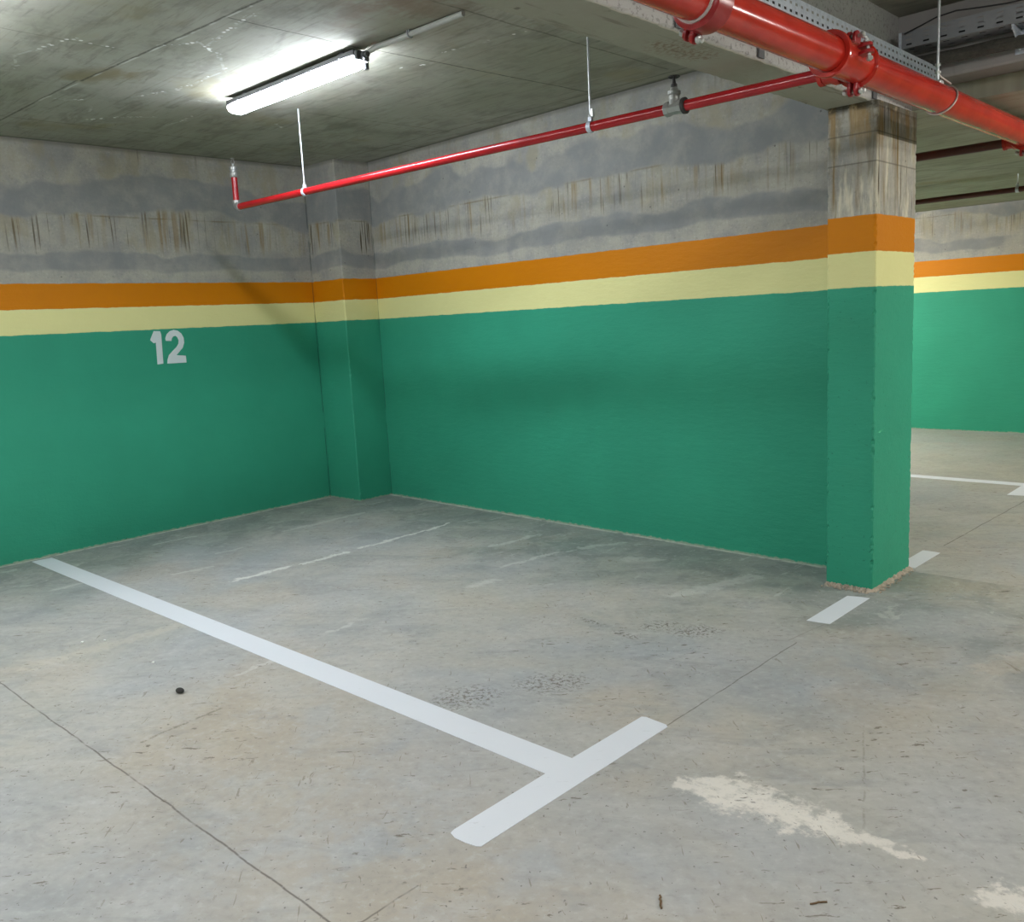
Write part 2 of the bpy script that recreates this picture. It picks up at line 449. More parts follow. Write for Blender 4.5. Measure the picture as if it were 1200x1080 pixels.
def cross_material():
    m = M('cross beam concrete')
    P = m.pos
    mid = m.noise(P, 4., 5., .7)
    c = m.mix(mid, (.30, .28, .27), (.42, .40, .385))
    st = m.noise(m.vec(m.mul(m.x, 12.), 0., m.mul(m.z, 3.)), 1., 4., .7)
    c = m.mix(m.mul(m.ramp(st, .55, .7), .35), c, (.20, .19, .18))
    c = m.mix(m.ramp(m.z, 2.398, 2.406, .55, 0.), c, (.12, .11, .09))
    m.bump(m.noise(P, 40., 4., .7), .3, .008)
    return m.done(c, .9, 0., .3)


MAT = {}
MAT['left'] = wall_material('painted left wall', 'y', 3.3, crack=-.352)
MAT['back'] = wall_material('painted back wall', 'x', 17.2, crack=.416)
MAT['far'] = wall_material('painted far wall', 'x', 31.7, .7)
MAT['other'] = wall_material('painted plain wall', 'y', 50.)
MAT['col'] = wall_material('painted pillar', 'x', 5.4, 1.3, column=True)
MAT['corner'] = wall_material('painted corner pilaster', 'xy', 11.9, 1.5, column=False)
MAT['floor'] = floor_material()
MAT['ceil'] = ceiling_material('shuttered slab')
MAT['low'] = ceiling_material('low slab', True)
MAT['beam'] = beam_material()
MAT['cross'] = cross_material()


def pipe_red(name, c, dark, rough=.2):
    m = M(name)
    n = m.noise(m.pos, 6., 4., .6)
    k = m.mix(m.ramp(n, .35, .7), c, dark)
    k = m.mix(m.mul(m.ramp(m.noise(m.pos, 70., 3., .7), .70, .76), .5), k, (.35, .12, .09))
    m.bump(m.noise(m.pos, 18., 3., .6), .02, .003)
    return m.done(k, rough, 0., .45)


MAT['red'] = pipe_red('glossy red pipe paint', (.50, .026, .014), (.40, .020, .012), .17)
MAT['red_small'] = pipe_red('red pipe paint', (.42, .010, .014), (.31, .009, .013), .22)
MAT['red_shaded'] = pipe_red('red pipe paint in shade', (.085, .014, .010), (.06, .012, .009), .4)  # red pipe paint darkened to stand for the unlit underside
MAT['red_cast'] = pipe_red('cast red housing paint', (.34, .012, .014), (.24, .010, .012), .3)
MAT['gasket'] = plain('pale gasket', (.50, .44, .42), .6)


def galvanised():
    m = M('galvanised steel')
    v = m.voro(m.pos, 60.)
    k = m.mix(m.ramp(v, .1, .8), (.56, .60, .68), (.68, .72, .80))
    return m.done(k, .45, .25, .5)


MAT['galv'] = galvanised()
MAT['galv_dull'] = plain('dull dusty galvanised steel', (.30, .31, .33), .6, .3)
MAT['bracket'] = plain('dark bracket steel', (.085, .085, .085), .6, .2)
MAT['rod'] = plain('zinc threaded rod', (.62, .64, .66), .35, .7, .2, 200.)
MAT['zinc'] = plain('zinc fitting', (.55, .55, .53), .38, .7)
MAT['brass'] = plain('grey cast valve body', (.36, .36, .34), .45, .6)
MAT['dark'] = plain('dark iron', (.035, .032, .03), .55, .2)
MAT['cable'] = plain('black cable sheath', (.018, .018, .02), .55)
MAT['pvc'] = plain('grey plastic conduit', (.40, .40, .37), .55)
MAT['body'] = plain('grey fixture housing', (.30, .31, .32), .5)
MAT['tray_body'] = plain('dark grey fixture tray', (.07, .07, .075), .6)
MAT['cap'] = plain('dark grey end gland', (.06, .062, .065), .5)
MAT['stone'] = plain('dark pebble', (.022, .020, .018), .8, 0., .4, 90.)
MAT['crumb'] = plain('white plaster crumb', (.80, .80, .77), .9)
MAT['twig'] = plain('brown splinter', (.13, .075, .035), .8, 0., .4, 120.)
MAT['grout'] = plain('pinkish crumbly mortar', (.40, .33, .26), .95, 0., .5, 60.)


def line_paint(name, c, wear):
    m = M(name)
    n = m.noise(m.pos, 3., 4., .6)
    k = m.mix(n, tuple(q * .93 for q in c), c)
    s_ = m.noise(m.vec(m.mul(m.add(m.x, m.y), 9.), m.mul(m.sub(m.x, m.y), 40.), 0.), 1., 4., .7)
    k = m.mix(m.mul(m.ramp(s_, .64, .72), wear), k, (.38, .38, .38))
    m.bump(m.noise(m.pos, 60., 3.), .08, .004)
    return m.done(k, .55, 0., .4)


MAT['line'] = line_paint('white floor paint', (.68, .70, .74), .45)
MAT['digit'] = line_paint('white stencil paint', (.62, .68, .68), .25)


def glow(name, strength, tint=(.93, .97, 1.)):
    m = M(name)
    m.b.inputs['Emission Color'].default_value = (*tint, 1)
    m.b.inputs['Emission Strength'].default_value = strength
    rib = m.noise(m.vec(m.mul(m.x, 1.), 0., 0.), 1., 1.)
    return m.done(m.mix(rib, (.8, .8, .8), (.85, .85, .85)), .4)


MAT['glow'] = glow('lit tube diffuser', 84., (.82, .89, 1.))
MAT['glow_bay'] = glow('lit tube diffuser next bay', 52., (.9, .95, 1.))
MAT['glow_rear'] = glow('lit tube diffuser rear bay', 185.)
MAT['glow_aisle'] = glow('lit tube diffuser aisle', 80., (1., .98, .95))
MAT['glow_far'] = glow('lit tube diffuser beyond', 290., (1., .98, .93))


# ------------------------------------------------------------------ mesh helpers
def link(name, bm, mat, parent=None, smooth=False):
    bmesh.ops.recalc_face_normals(bm, faces=bm.faces)
    me = bpy.data.meshes.new(name)
    bm.to_mesh(me)
    bm.free()
    if smooth:
        for p in me.polygons:
            p.use_smooth = True
        me.set_sharp_from_angle(angle=math.radians(38))
    me.materials.append(mat)
    o = bpy.data.objects.new(name, me)
    col.objects.link(o)
    if parent is not None:
        o.parent = parent
        o.matrix_parent_inverse = Matrix.Translation(parent.location).inverted()
    return o


def thing(name, label, cat, loc=(0, 0, 0), group=None):
    o = bpy.data.objects.new(name, None)
    o.empty_display_size = .1
    o.location = loc
    o['label'] = label
    o['category'] = cat
    if group:
        o['group'] = group
    col.objects.link(o)
    return o


def tag(o, label, cat, group=None):
    o['label'] = label
    o['category'] = cat
    if group:
        o['group'] = group
    return o


def struct(o):
    o['kind'] = 'structure'
    return o


def box(bm, a, b):
    vs = [bm.verts.new((x, y, z)) for x in (a[0], b[0]) for y in (a[1], b[1]) for z in (a[2], b[2])]
    for f in ((0, 1, 3, 2), (4, 6, 7, 5), (0, 4, 5, 1), (2, 3, 7, 6), (0, 2, 6, 4), (1, 5, 7, 3)):
        bm.faces.new([vs[i] for i in f])
    return vs


def bbox(bm, a, b, r=.002, seg=2):
    t = bmesh.new()
    box(t, a, b)
    bmesh.ops.recalc_face_normals(t, faces=t.faces)
    bmesh.ops.bevel(t, geom=t.edges[:], offset=r, segments=seg, affect='EDGES', profile=.6)
    merge(bm, t)


def merge(bm, t, mat=None):
    if mat is not None:
        bmesh.ops.transform(t, matrix=mat, verts=t.verts)
    me = bpy.data.meshes.new('tmp')
    t.to_mesh(me)
    t.free()
    bm.from_mesh(me)
    bpy.data.meshes.remove(me)


def prism(bm, pts, z0, z1):
    lo = [bm.verts.new((p[0], p[1], z0)) for p in pts]
    hi = [bm.verts.new((p[0], p[1], z1)) for p in pts]
    bm.faces.new(lo[::-1])
    bm.faces.new(hi)
    n = len(pts)
    for i in range(n):
        bm.faces.new((lo[i], lo[(i + 1) % n], hi[(i + 1) % n], hi[i]))


def lathe(bm, prof, origin, axis, n=24, cap=True):
    """revolve (radius, height) profile about axis"""
    axis = Vector(axis).normalized()
    ref = Vector((0, 0, 1)) if abs(axis.z) < .9 else Vector((1, 0, 0))
    u = axis.cross(ref).normalized()
    v = axis.cross(u)
    O = Vector(origin)
    rings = []
    for r, h in prof:
        rings.append([bm.verts.new(O + axis * h + (u * math.cos(2 * PI * k / n) + v * math.sin(2 * PI * k / n)) * max(r, 1e-5)) for k in range(n)])
    for A, B in zip(rings, rings[1:]):
        for k in range(n):
            bm.faces.new((A[k], A[(k + 1) % n], B[(k + 1) % n], B[k]))
    if cap:
        bm.faces.new(rings[0][::-1])
        bm.faces.new(rings[-1])


def tube(bm, pts, r, n=12, closed=False):
    pts = [Vector(p) for p in pts]
    rings = []
    N = len(pts)
    prev = None
    for i, p in enumerate(pts):
        if closed:
            d = pts[(i + 1) % N] - pts[i - 1]
        else:
            d = pts[min(i + 1, N - 1)] - pts[max(i - 1, 0)]
        d.normalize()
        if prev is None:
            ref = Vector((0, 0, 1)) if abs(d.z) < .9 else Vector((1, 0, 0))
            u = d.cross(ref).normalized()
        else:
            u = (prev - d * prev.dot(d)).normalized()
        prev = u
        v = d.cross(u)
        rings.append([bm.verts.new(p + (u * math.cos(2 * PI * k / n) + v * math.sin(2 * PI * k / n)) * r) for k in range(n)])
    for i in range(N if closed else N - 1):
        A, B = rings[i], rings[(i + 1) % N]
        for k in range(n):
            bm.faces.new((A[k], A[(k + 1) % n], B[(k + 1) % n], B[k]))
    if not closed:
        bm.faces.new(rings[0][::-1])
        bm.faces.new(rings[-1])


def arc(c, r, a0, a1, n, e1, e2):
    c, e1, e2 = Vector(c), Vector(e1), Vector(e2)
    return [c + (e1 * math.cos(a0 + (a1 - a0) * i / n) + e2 * math.sin(a0 + (a1 - a0) * i / n)) * r for i in range(n + 1)]


# ------------------------------------------------------------------ the room
b = bmesh.new()
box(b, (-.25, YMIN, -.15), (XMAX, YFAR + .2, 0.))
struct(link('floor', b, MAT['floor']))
b = bmesh.new()
box(b, (-.25, YMIN, H), (XMAX, -.02, H + .2))
struct(link('ceiling', b, MAT['ceil']))
b = bmesh.new()
box(b, (-.25, .055, FARZ), (XMAX, YFAR + .2, H + .2))
struct(link('ceiling_far', b, MAT['low']))
b = bmesh.new()
box(b, (-.25, YMIN, 0), (0., YFAR, H + .01))
struct(link('wall_left', b, MAT['left']))
b = bmesh.new()
prism(b, [(0, 0), (CX0 + .02, KB * (CX0 + .02)), (CX0 + .02, .05), (0, .2)], 0, H + .01)
struct(link('wall_back', b, MAT['back']))
b = bmesh.new()
box(b, (0, YFAR, 0), (XMAX, YFAR + .2, FARZ + .01))
struct(link('wall_far', b, MAT['far']))
b = bmesh.new()
box(b, (XMAX, YMIN, 0), (XMAX + .2, YFAR + .2, H + .01))
struct(link('wall_right', b, MAT['other']))
b = bmesh.new()
box(b, (-.25, YMIN - .2, 0), (XMAX, YMIN, H + .01))
struct(link('wall_front', b, MAT['far']))

# beam across the head of the bay, underside at SOF, with a ragged lower arris
def ragged_block(a, bb, axis, step, amp, mat, name):
    """a box cut into fine slices along `axis` whose lower edges are a little broken"""
    t = bmesh.new()
    n = max(2, int((bb[axis] - a[axis]) / step))
    oth = 1 - axis
    rings = []
    for i in range(n + 1):
        s_ = a[axis] + (bb[axis] - a[axis]) * i / n
        j1, j2 = random.uniform(-amp, amp), random.uniform(-amp, amp)
        ring = []
        for o_, z_ in ((a[oth], bb[2]), (a[oth], a[2] + .012 + j1), (a[oth] + .008 + j2, a[2]),
                       (bb[oth] - .008 - j1, a[2]), (bb[oth] + j2 * .3, a[2] + .010 + j2), (bb[oth], bb[2])):
            p = [0, 0, z_]
            p[axis] = s_
            p[oth] = o_
            ring.append(t.verts.new(p))
        rings.append(ring)
    for A, B in zip(rings, rings[1:]):
        for k in range(6):
            t.faces.new((A[k], A[(k + 1) % 6], B[(k + 1) % 6], B[k]))
    t.faces.new(rings[0])
    t.faces.new(rings[-1][::-1])
    return link(name, t, mat)


beam = ragged_block((BX0, YMIN, SOF), (BX1, CY1, H + .01), 1, .025, .004, MAT['beam'], 'ceiling_beam')
tag(beam, 'concrete downstand beam with ragged lower edge running over the pillar', 'beam')
cross = ragged_block((BX1, -.13, 2.40), (XMAX, .10, H + .01), 0, .05, .002, MAT['cross'], 'ceiling_beam')
tag(cross, 'concrete cross beam behind the slotted tray, right of the pillar', 'beam')


# free-standing pillar with chipped arrises
def pillar(name, x0, x1, y0, y1, z1, mat, amp=.0032, nz=170):
    t = bmesh.new()
    ch, inn = .005, .014
    prof = []
    for (ax, ay), (bx_, by_), ci in (((x0, y0), (x1, y0), 0), ((x1, y0), (x1, y1), 1), ((x1, y1), (x0, y1), 2), ((x0, y1), (x0, y0), 3)):
        L = math.hypot(bx_ - ax, by_ - ay)
        dx, dy = (bx_ - ax) / L, (by_ - ay) / L
        for d_, c_ in ((ch, ci), (inn, None), (L - inn, None), (L - ch, (ci + 1) % 4)):
            prof.append((ax + dx * d_, ay + dy * d_, c_))
    rings = []
    cx, cy = (x0 + x1) / 2, (y0 + y1) / 2
    n_ = len(prof)
    for i in range(nz + 1):
        z = z1 * i / nz
        ring = []
        chips = [random.random() ** 5 * amp * 2.2 for _ in range(4)]
        for px, py, ci in prof:
            c_ = chips[ci] if ci is not None else 0.
            ring.append(t.verts.new((px - math.copysign(c_, px - cx), py - math.copysign(c_, py - cy), z)))
        rings.append(ring)
    for A, B in zip(rings, rings[1:]):
        for k in range(n_):
            t.faces.new((A[k], A[(k + 1) % n_], B[(k + 1) % n_], B[k]))
    t.faces.new(rings[0][::-1])
    t.faces.new(rings[-1])
    return link(name, t, mat)


root = thing('pillar', 'free-standing square pillar, green below with cream and orange bands, rust-stained top', 'pillar', (4.53, -.19, 0))
o = pillar('shaft', CX0, CX1, CY0, CY1, SOF, MAT['col'])
o.parent = root
o.matrix_parent_inverse = Matrix.Translation(root.location).inverted()
# crumbly mortar collar at its foot
t = bmesh.new()
loop = []
for (xa, ya), (xb, yb), nrm in [((CX0, CY0), (CX1, CY0), (0, -1)), ((CX1, CY0), (CX1, CY1), (1, 0))]:
    n = 34
    for i in range(n):
        f = i / n
        px, py = xa + (xb - xa) * f, ya + (yb - ya) * f
        loop.append((px, py, nrm))
prev = None
for px, py, nrm in loop:
    w = random.uniform(.010, .034)
    hh = random.uniform(.004, .014)
    ring = [t.verts.new((px - nrm[0] * .006, py - nrm[1] * .006, .0)), t.verts.new((px - nrm[0] * .006, py - nrm[1] * .006, hh + .006)),
            t.verts.new((px + nrm[0] * w * .5, py + nrm[1] * w * .5, hh)), t.verts.new((px + nrm[0] * w, py + nrm[1] * w, 0.))]
    if prev:
        for k in range(3):
            t.faces.new((prev[k], prev[k + 1], ring[k + 1], ring[k]))
    prev = ring
for _ in range(150):
    px, py, nrm = random.choice(loop)
    d = random.uniform(.002, .05)
    r = random.uniform(.002, .006)
    q = bmesh.new()
    bmesh.ops.create_icosphere(q, subdivisions=1, radius=r)
    for v in q.verts:
        v.co *= random.uniform(.7, 1.2)
    merge(t, q, Matrix.Translation((px + nrm[0] * d, py + nrm[1] * d, r * .6)))
o = link('mortar_collar', t, MAT['grout'], root)
o['label'] = 'crumbly pinkish mortar round the pillar foot'

o = pillar('pillar', 0, .4105, -.346, .02, H, MAT['corner'], .002, 120)
tag(o, 'engaged corner pilaster where the left and back walls meet', 'pillar')


# ------------------------------------------------------------------ floor paint
def flat(name, polys, mat, z=.0015):
    t = bmesh.new()
    prism(t, polys, .0001, z)
    return link(name, t, mat)


# long line with its T-shaped head
tee = [(.05, -2.752), (4.546, -2.757), (4.548, -3.150), (4.553, -3.167), (4.58, -3.176), (4.62, -3.174), (4.652, -3.168), (4.666, -3.160),
       (4.667, -2.70), (4.668, -2.262), (4.655, -2.250), (4.60, -2.246), (4.566, -2.242), (4.552, -2.250), (4.549, -2.631), (.055, -2.629)]
o = flat('parking_line', tee, MAT['line'])
tag(o, 'long white painted bay line ending in a T across the floor centre', 'painted line')
o = flat('parking_line', [(4.575, -1.004), (4.640, -.996), (4.677, -.990), (4.678, -.545), (4.640, -.552), (4.578, -.570)], MAT['line'])
tag(o, 'short white painted dash on the floor just in front of the pillar', 'painted line')
o = flat('parking_line', [(4.578, .075), (4.672, .070), (4.680, .435), (4.640, .442), (4.585, .440)], MAT['line'])
tag(o, 'short white painted dash on the floor just behind the pillar', 'painted line')
o = flat('parking_line', [(.05, 2.592), (4.55, 2.592), (4.552, 2.215), (4.60, 2.225), (4.668, 2.235), (4.67, 3.12), (4.55, 3.12), (4.55, 2.706), (.05, 2.706)], MAT['line'])
tag(o, 'thin white painted bay line far behind the pillar before the far wall', 'painted line')

# the bay number
num = thing('bay_number', 'white stencilled number 12 on the green left wall', 'number', (0, -1.64, 1.34))
one = [(-1.733, 1.461), (-1.686, 1.458), (-1.68, 1.433), (-1.688, 1.225), (-1.732, 1.222), (-1.726, 1.378), (-1.743, 1.375), (-1.765, 1.397), (-1.76, 1.41)]
two = [(-1.651, 1.387), (-1.652, 1.407), (-1.638, 1.435), (-1.614, 1.455), (-1.583, 1.463), (-1.553, 1.456), (-1.527, 1.434), (-1.513, 1.404),
       (-1.513, 1.367), (-1.528, 1.33), (-1.553, 1.307), (-1.582, 1.280), (-1.511, 1.271), (-1.511, 1.221), (-1.658, 1.223), (-1.653, 1.251),
       (-1.639, 1.283), (-1.605, 1.314), (-1.576, 1.337), (-1.558, 1.361), (-1.553, 1.386), (-1.561, 1.409), (-1.575, 1.42), (-1.593, 1.415),
       (-1.604, 1.401), (-1.609, 1.384)]
for pts in (one, two):
    t = bmesh.new()
    lo = [t.verts.new((-.001, p[0], p[1])) for p in pts]
    hi = [t.verts.new((.0022, p[0], p[1])) for p in pts]
    t.faces.new(lo[::-1])
    t.faces.new(hi)
    for i in range(len(pts)):
        j = (i + 1) % len(pts)
        t.faces.new((lo[i], lo[j], hi[j], hi[i]))
    link('digit', t, MAT['digit'], num)


# ------------------------------------------------------------------ light fittings
def batten(cx, cy, zc, along, label, length=1.26, gmat=None, simple=False):
    """weatherproof tube fitting: tray, bulged diffuser, end glands, side clips; along = 'x' or 'y'"""
    root = thing('batten_light', label, 'light', (cx, cy, zc))
    R = Matrix.Translation((cx, cy, zc)) @ (Matrix.Rotation(PI / 2, 4, 'Z') if along == 'y' else Matrix.Identity(4))
    L = length / 2
    # tray (z 0 is the ceiling; everything hangs below)
    t = bmesh.new()
    bbox(t, (-L, -.043, -.029), (L, .043, -.004), .003)
    for sx in (-.38, .38):
        bbox(t, (sx * length - .02, -.012, -.018), (sx * length + .02, .012, .018), .001)
    bmesh.ops.transform(t, matrix=R, verts=t.verts)
    link('housing', t, MAT['tray_body'], root)
    # diffuser: trough section tapering at both ends
    t = bmesh.new()
    sec = [(-.042, -.026), (-.047, -.038), (-.045, -.053), (-.034, -.069), (-.018, -.078), (0, -.080), (.018, -.078), (.034, -.069), (.045, -.053), (.047, -.038), (.042, -.026)]
    rings = []
    for xx, k in ((-L - .004, .45), (-L + .004, .70), (-L + .05, 1.), (L - .05, 1.), (L - .004, .70), (L + .004, .45)):
        rings.append([t.verts.new((xx, p[0] * (.55 + .45 * k), -.036 + (p[1] + .036) * k)) for p in sec])
    for A, B in zip(rings, rings[1:]):
        for k in range(len(sec) - 1):
            t.faces.new((A[k], A[k + 1], B[k + 1], B[k]))
    t.faces.new(rings[0])
    t.faces.new(rings[-1])
    bmesh.ops.transform(t, matrix=R, verts=t.verts)
    o = link('diffuser', t, gmat or MAT['glow'], root, True)
    o['label'] = 'glowing white diffuser'
    if simple:
        return root
    # side clips
    for k in range(5):
        for sy in (-1, 1):
            t = bmesh.new()
            xx = -L + length * (k + .5) / 5
            bbox(t, (xx - .008, sy * .044 - .003, -.048), (xx + .008, sy * .044 + .003, -.020), .001)
            bmesh.ops.transform(t, matrix=R, verts=t.verts)
            link('clip', t, MAT['body'], root)
    # end gland with cable entry
    t = bmesh.new()
    bbox(t, (L - .024, -.038, -.050), (L + .018, .038, -.008), .006)
    lathe(t, [(.018, 0), (.018, .018), (.013, .020), (.013, .034)], (L + .020, 0, -.030), (1, 0, 0), 16)
    lathe(t, [(.012, 0), (.012, .03)], (L + .004, .026, -.055), (0, 0, -1), 12)
    bmesh.ops.transform(t, matrix=R, verts=t.verts)
    link('end_gland', t, MAT['cap'], root)
    return root


batten(2.205, -1.885, H - .018, 'x', 'lit tube batten on the ceiling over the bay, joined to the conduit', 1.17)
batten(2.18, -3.54, H, 'x', 'lit tube batten on the ceiling just outside the upper left frame', gmat=MAT['glow_bay'], simple=True)
batten(2.20, -6.40, H, 'x', 'lit tube batten on the bay ceiling behind the viewpoint', gmat=MAT['glow_rear'], simple=True)
batten(5.9, -5.5, H, 'y', 'lit tube batten on the aisle ceiling behind the viewpoint', gmat=MAT['glow_rear'], simple=True)
batten(7.4, -2.2, H, 'y', 'lit tube batten on the aisle ceiling right of the large red pipe', gmat=MAT['glow_aisle'], simple=True)
batten(7.8, 1.4, FARZ, 'y', 'lit tube batten on the low ceiling right of the far bay', gmat=MAT['glow_far'], simple=True)
batten(1.6, 3.3, FARZ, 'x', 'lit tube batten on the low ceiling hidden behind the pillar', gmat=MAT['glow_far'], simple=True)

root = thing('conduit', 'straight pale grey conduit on the ceiling running from the lit batten', 'conduit', (3.1, -1.855, H))
t = bmesh.new()
tube(t, [(2.80, -1.872, 2.672), (2.88, -1.858, 2.690), (3.0, -1.845, 2.694), (3.44, -1.835, 2.697)], .0125, 14)
link('tube', t, MAT['pvc'], root, True)
t = bmesh.new()
tube(t, [(3.10, -1.843 + .016 * math.cos(a), 2.696 + .016 * math.sin(a)) for a in [PI * 2 * i / 16 for i in range(16)]], .004, 6, True)
bbox(t, (3.09, -1.856, 2.70), (3.11, -1.830, 2.7115), .001)
link('clip', t, MAT['body'], root)
t = bmesh.new()
tube(t, [(3.93, -2.02, H + .005), (3.932, -2.018, 2.67), (3.936, -2.015, 2.645)], .003, 6)
tag(link('wire_stub', t, MAT['dark']), 'short dark wire stub poking down from the ceiling', 'wire')

# ------------------------------------------------------------------ main pipe
main = thing('main_pipe', 'large glossy red fire main running below the beam past the pillar', 'pipe', (PX, -1.8, PZ))
t = bmesh.new()
lathe(t, [(PR, 0), (PR, YFAR - YMIN)], (PX, YMIN, PZ), (0, 1, 0), 64)
link('pipe', t, MAT['red'], main, True)


def housing(y, length, lugs, tee=False, gasket=True):
    """grooved coupling: collar, rims, lugs with through bolts"""
    t = bmesh.new()
    r0 = PR + .001
    h = length / 2
    prof = [(r0, -h), (PR + .016, -h), (PR + .018, -h + .006), (PR + .018, -h + .014), (PR + .006, -h + .018)]
    prof += [(PR + .006, h - .018), (PR + .018, h - .014), (PR + .018, h - .006), (PR + .016, h), (r0, h)]
    if length < .1:
        prof = [(r0, -h), (PR + .010, -h), (PR + .019, -h + .007), (PR + .021, 0), (PR + .019, h - .007), (PR + .010, h), (r0, h)]
    lathe(t, prof, (PX, y, PZ), (0, 1, 0), 56, cap=False)
    if tee:
        lathe(t, [(.044, .045), (.044, PR + .006), (.036, PR + .022), (.034, PR + .045), (.037, PR + .047), (.037, PR + .062), (.029, PR + .064)],
              (PX, BY if y < 0 else y, PZ - .012), (-1, 0, -.04), 28)
    c = link('coupling', t, MAT['red'] if tee else MAT['red_cast'], main, True)
    if gasket:
        t = bmesh.new()
        lathe(t, [(PR, -.004), (PR + .005, -.004), (PR + .005, .004), (PR, .004)], (PX, y - h - .004, PZ), (0, 1, 0), 56, cap=False)
        link('gasket', t, MAT['gasket'], c, True)
    for ang, yo in lugs:
        a = math.radians(ang)
        d = Vector((math.cos(a), 0, math.sin(a)))
        tn = Vector((-math.sin(a), 0, math.cos(a)))
        base = Vector((PX, y + yo, PZ))
        t = bmesh.new()
        for s_ in (-1, 1):
            q = bmesh.new()
            # ear: rounded plate
            pts = [(-.022, 0), (.022, 0), (.024, .022), (.018, .037), (.006, .043), (-.006, .043), (-.018, .037), (-.024, .022)]
            lo = [q.verts.new((p[0], 0, p[1])) for p in pts]
            hi = [q.verts.new((p[0], .011, p[1])) for p in pts]
            q.faces.new(lo)
            q.faces.new(hi[::-1])
            for i in range(len(pts)):
                j = (i + 1) % len(pts)
                q.faces.new((lo[i], lo[j], hi[j], hi[i]))
            bmesh.ops.bevel(q, geom=q.edges[:], offset=.0015, segments=1, affect='EDGES')
            mt = Matrix((( 0, tn.x, d.x, 0), (1, 0, 0, 0), (0, tn.z, d.z, 0), (0, 0, 0, 1)))
            mt = Matrix.Translation(base + d * (PR + .004) + tn * (s_ * .0115 - .0055)) @ mt
            merge(t, q, mt)
        link('lug', t, MAT['red_cast'], c)
        t = bmesh.new()
        p0 = base + d * (PR + .030) - tn * .040
        lathe(t, [(.0062, 0), (.0062, .080)], p0, tn, 10)
        lathe(t, [(.0095, .002), (.0115, .004), (.0115, .012), (.0095, .014)], p0, tn, 6)
        lathe(t, [(.0115, .062), (.0115, .068), (.007, .072)], p0, tn, 12)
        link('bolt', t, MAT['zinc'], c)
    return c


housing(-2.43, .085, [(240, .012), (52, 0)])
housing(-1.525, .25, [(266, .10), (88, .07), (10, -.01)], tee=True, gasket=False)
housing(.80, .16, [(262, -.03), (350, 0)], tee=True, gasket=False)
housing(3.2, .16, [(270, 0)], tee=True, gasket=False)
housing(-5.3, .075, [(238, 0), (52, 0)])

hang = thing('pipe_hanger', 'threaded rod with a round strap holding the large red main', 'hanger', (PX, -.60, H))
t = bmesh.new()
tube(t, [(PX, -.60, H + .005), (PX, -.60, PZ + PR + .004)], .0055, 10)
link('rod', t, MAT['rod'], hang, True)
t = bmesh.new()
tube(t, [(PX + (PR + .004) * math.cos(a) * 1.0, -.55 + .045 * math.sin(a), PZ + (PR + .004) * math.sin(a)) for a in [2 * PI * i / 48 for i in range(48)]], .0042, 8, True)
tube(t, [(PX, -.60, PZ + PR + .045), (PX + .004, -.575, PZ + PR + .030), (PX + .03, -.53, PZ + PR + .004)], .004, 8)
tube(t, [(PX, -.60, PZ + PR + .045), (PX - .01, -.565, PZ + PR + .025), (PX - .03, -.50, PZ + PR - .004)], .004, 8)
link('strap', t, plain('dull strap', (.50, .42, .38), .45, .4), hang, True)
t = bmesh.new()
lathe(t, [(.012, 0), (.012, .010)], (PX, -.60, PZ + PR + .040), (0, 0, 1), 6)
link('nut', t, MAT['zinc'], hang)
t = bmesh.new()
lathe(t, [(.012, 0), (.012, .010)], (PX, -.60, PZ + PR + .070), (0, 0, 1), 6)
link('nut', t, MAT['zinc'], hang)
t = bmesh.new()
bbox(t, (PX - .018, -.622, PZ + PR - .002), (PX + .018, -.578, PZ + PR + .012), .003)
link('foot_plate', t, MAT['zinc'], hang)

# ------------------------------------------------------------------ small pipe over the bay
RS = .0215
br = thing('branch_pipe', 'slim red sprinkler pipe crossing the bay with upturned end', 'pipe', (2.8, BY, BZ))
XE, ZE = .815, 2.240
t = bmesh.new()
xv = 4.228
zp = lambda x: ZE + (2.207 - ZE) * (x - XE) / (4.88 - XE)
tube(t, [(XE + .02, BY, zp(XE + .02)), (xv - .042, BY, zp(xv - .042))], RS, 24)
link('pipe', t, MAT['red_small'], br, True)
t = bmesh.new()
tube(t, [(xv + .042, BY, zp(xv + .042)), (PX - PR + .02, BY, zp(PX - PR))], RS, 24)
link('pipe', t, MAT['red_small'], br, True)
t = bmesh.new()
tube(t, arc((XE + .028, BY, ZE + .028), .028, PI, PI * 1.5, 8, (1, 0, 0), (0, 0, 1)), .0255, 20)
lathe(t, [(.028, 0), (.028, .012)], (XE + .028, BY, ZE), (1, 0, 0), 20)
lathe(t, [(.028, 0), (.028, .014)], (XE, BY, ZE + .028), (0, 0, 1), 20)
link('elbow', t, MAT['brass'], br, True)
t = bmesh.new()
tube(t, [(XE, BY, ZE + .03), (XE, BY, ZE + .205)], .0195, 20)
link('riser', t, MAT['red_small'], br, True)
t = bmesh.new()
lathe(t, [(.024, 0), (.027, .004), (.027, .030), (.023, .034), (.023, .044), (.027, .048), (.027, .066), (.020, .070)], (XE, BY, ZE + .19), (0, 0, 1), 20)
link('socket', t, MAT['brass'], br, True)
t = bmesh.new()
z0 = ZE + .26
lathe(t, [(.010, 0), (.010, .014), (.006, .016), (.006, .020)], (XE, BY, z0), (0, 0, 1), 12)
for s_ in (-1, 1):
    tube(t, [(XE, BY + s_ * .008, z0 + .014), (XE, BY + s_ * .013, z0 + .028), (XE, BY + s_ * .004, z0 + .046)], .002, 6)
lathe(t, [(.004, 0), (.016, .003), (.016, .005), (.003, .006)], (XE, BY, z0 + .046), (0, 0, 1), 14)
link('sprinkler_head', t, MAT['brass'], br)
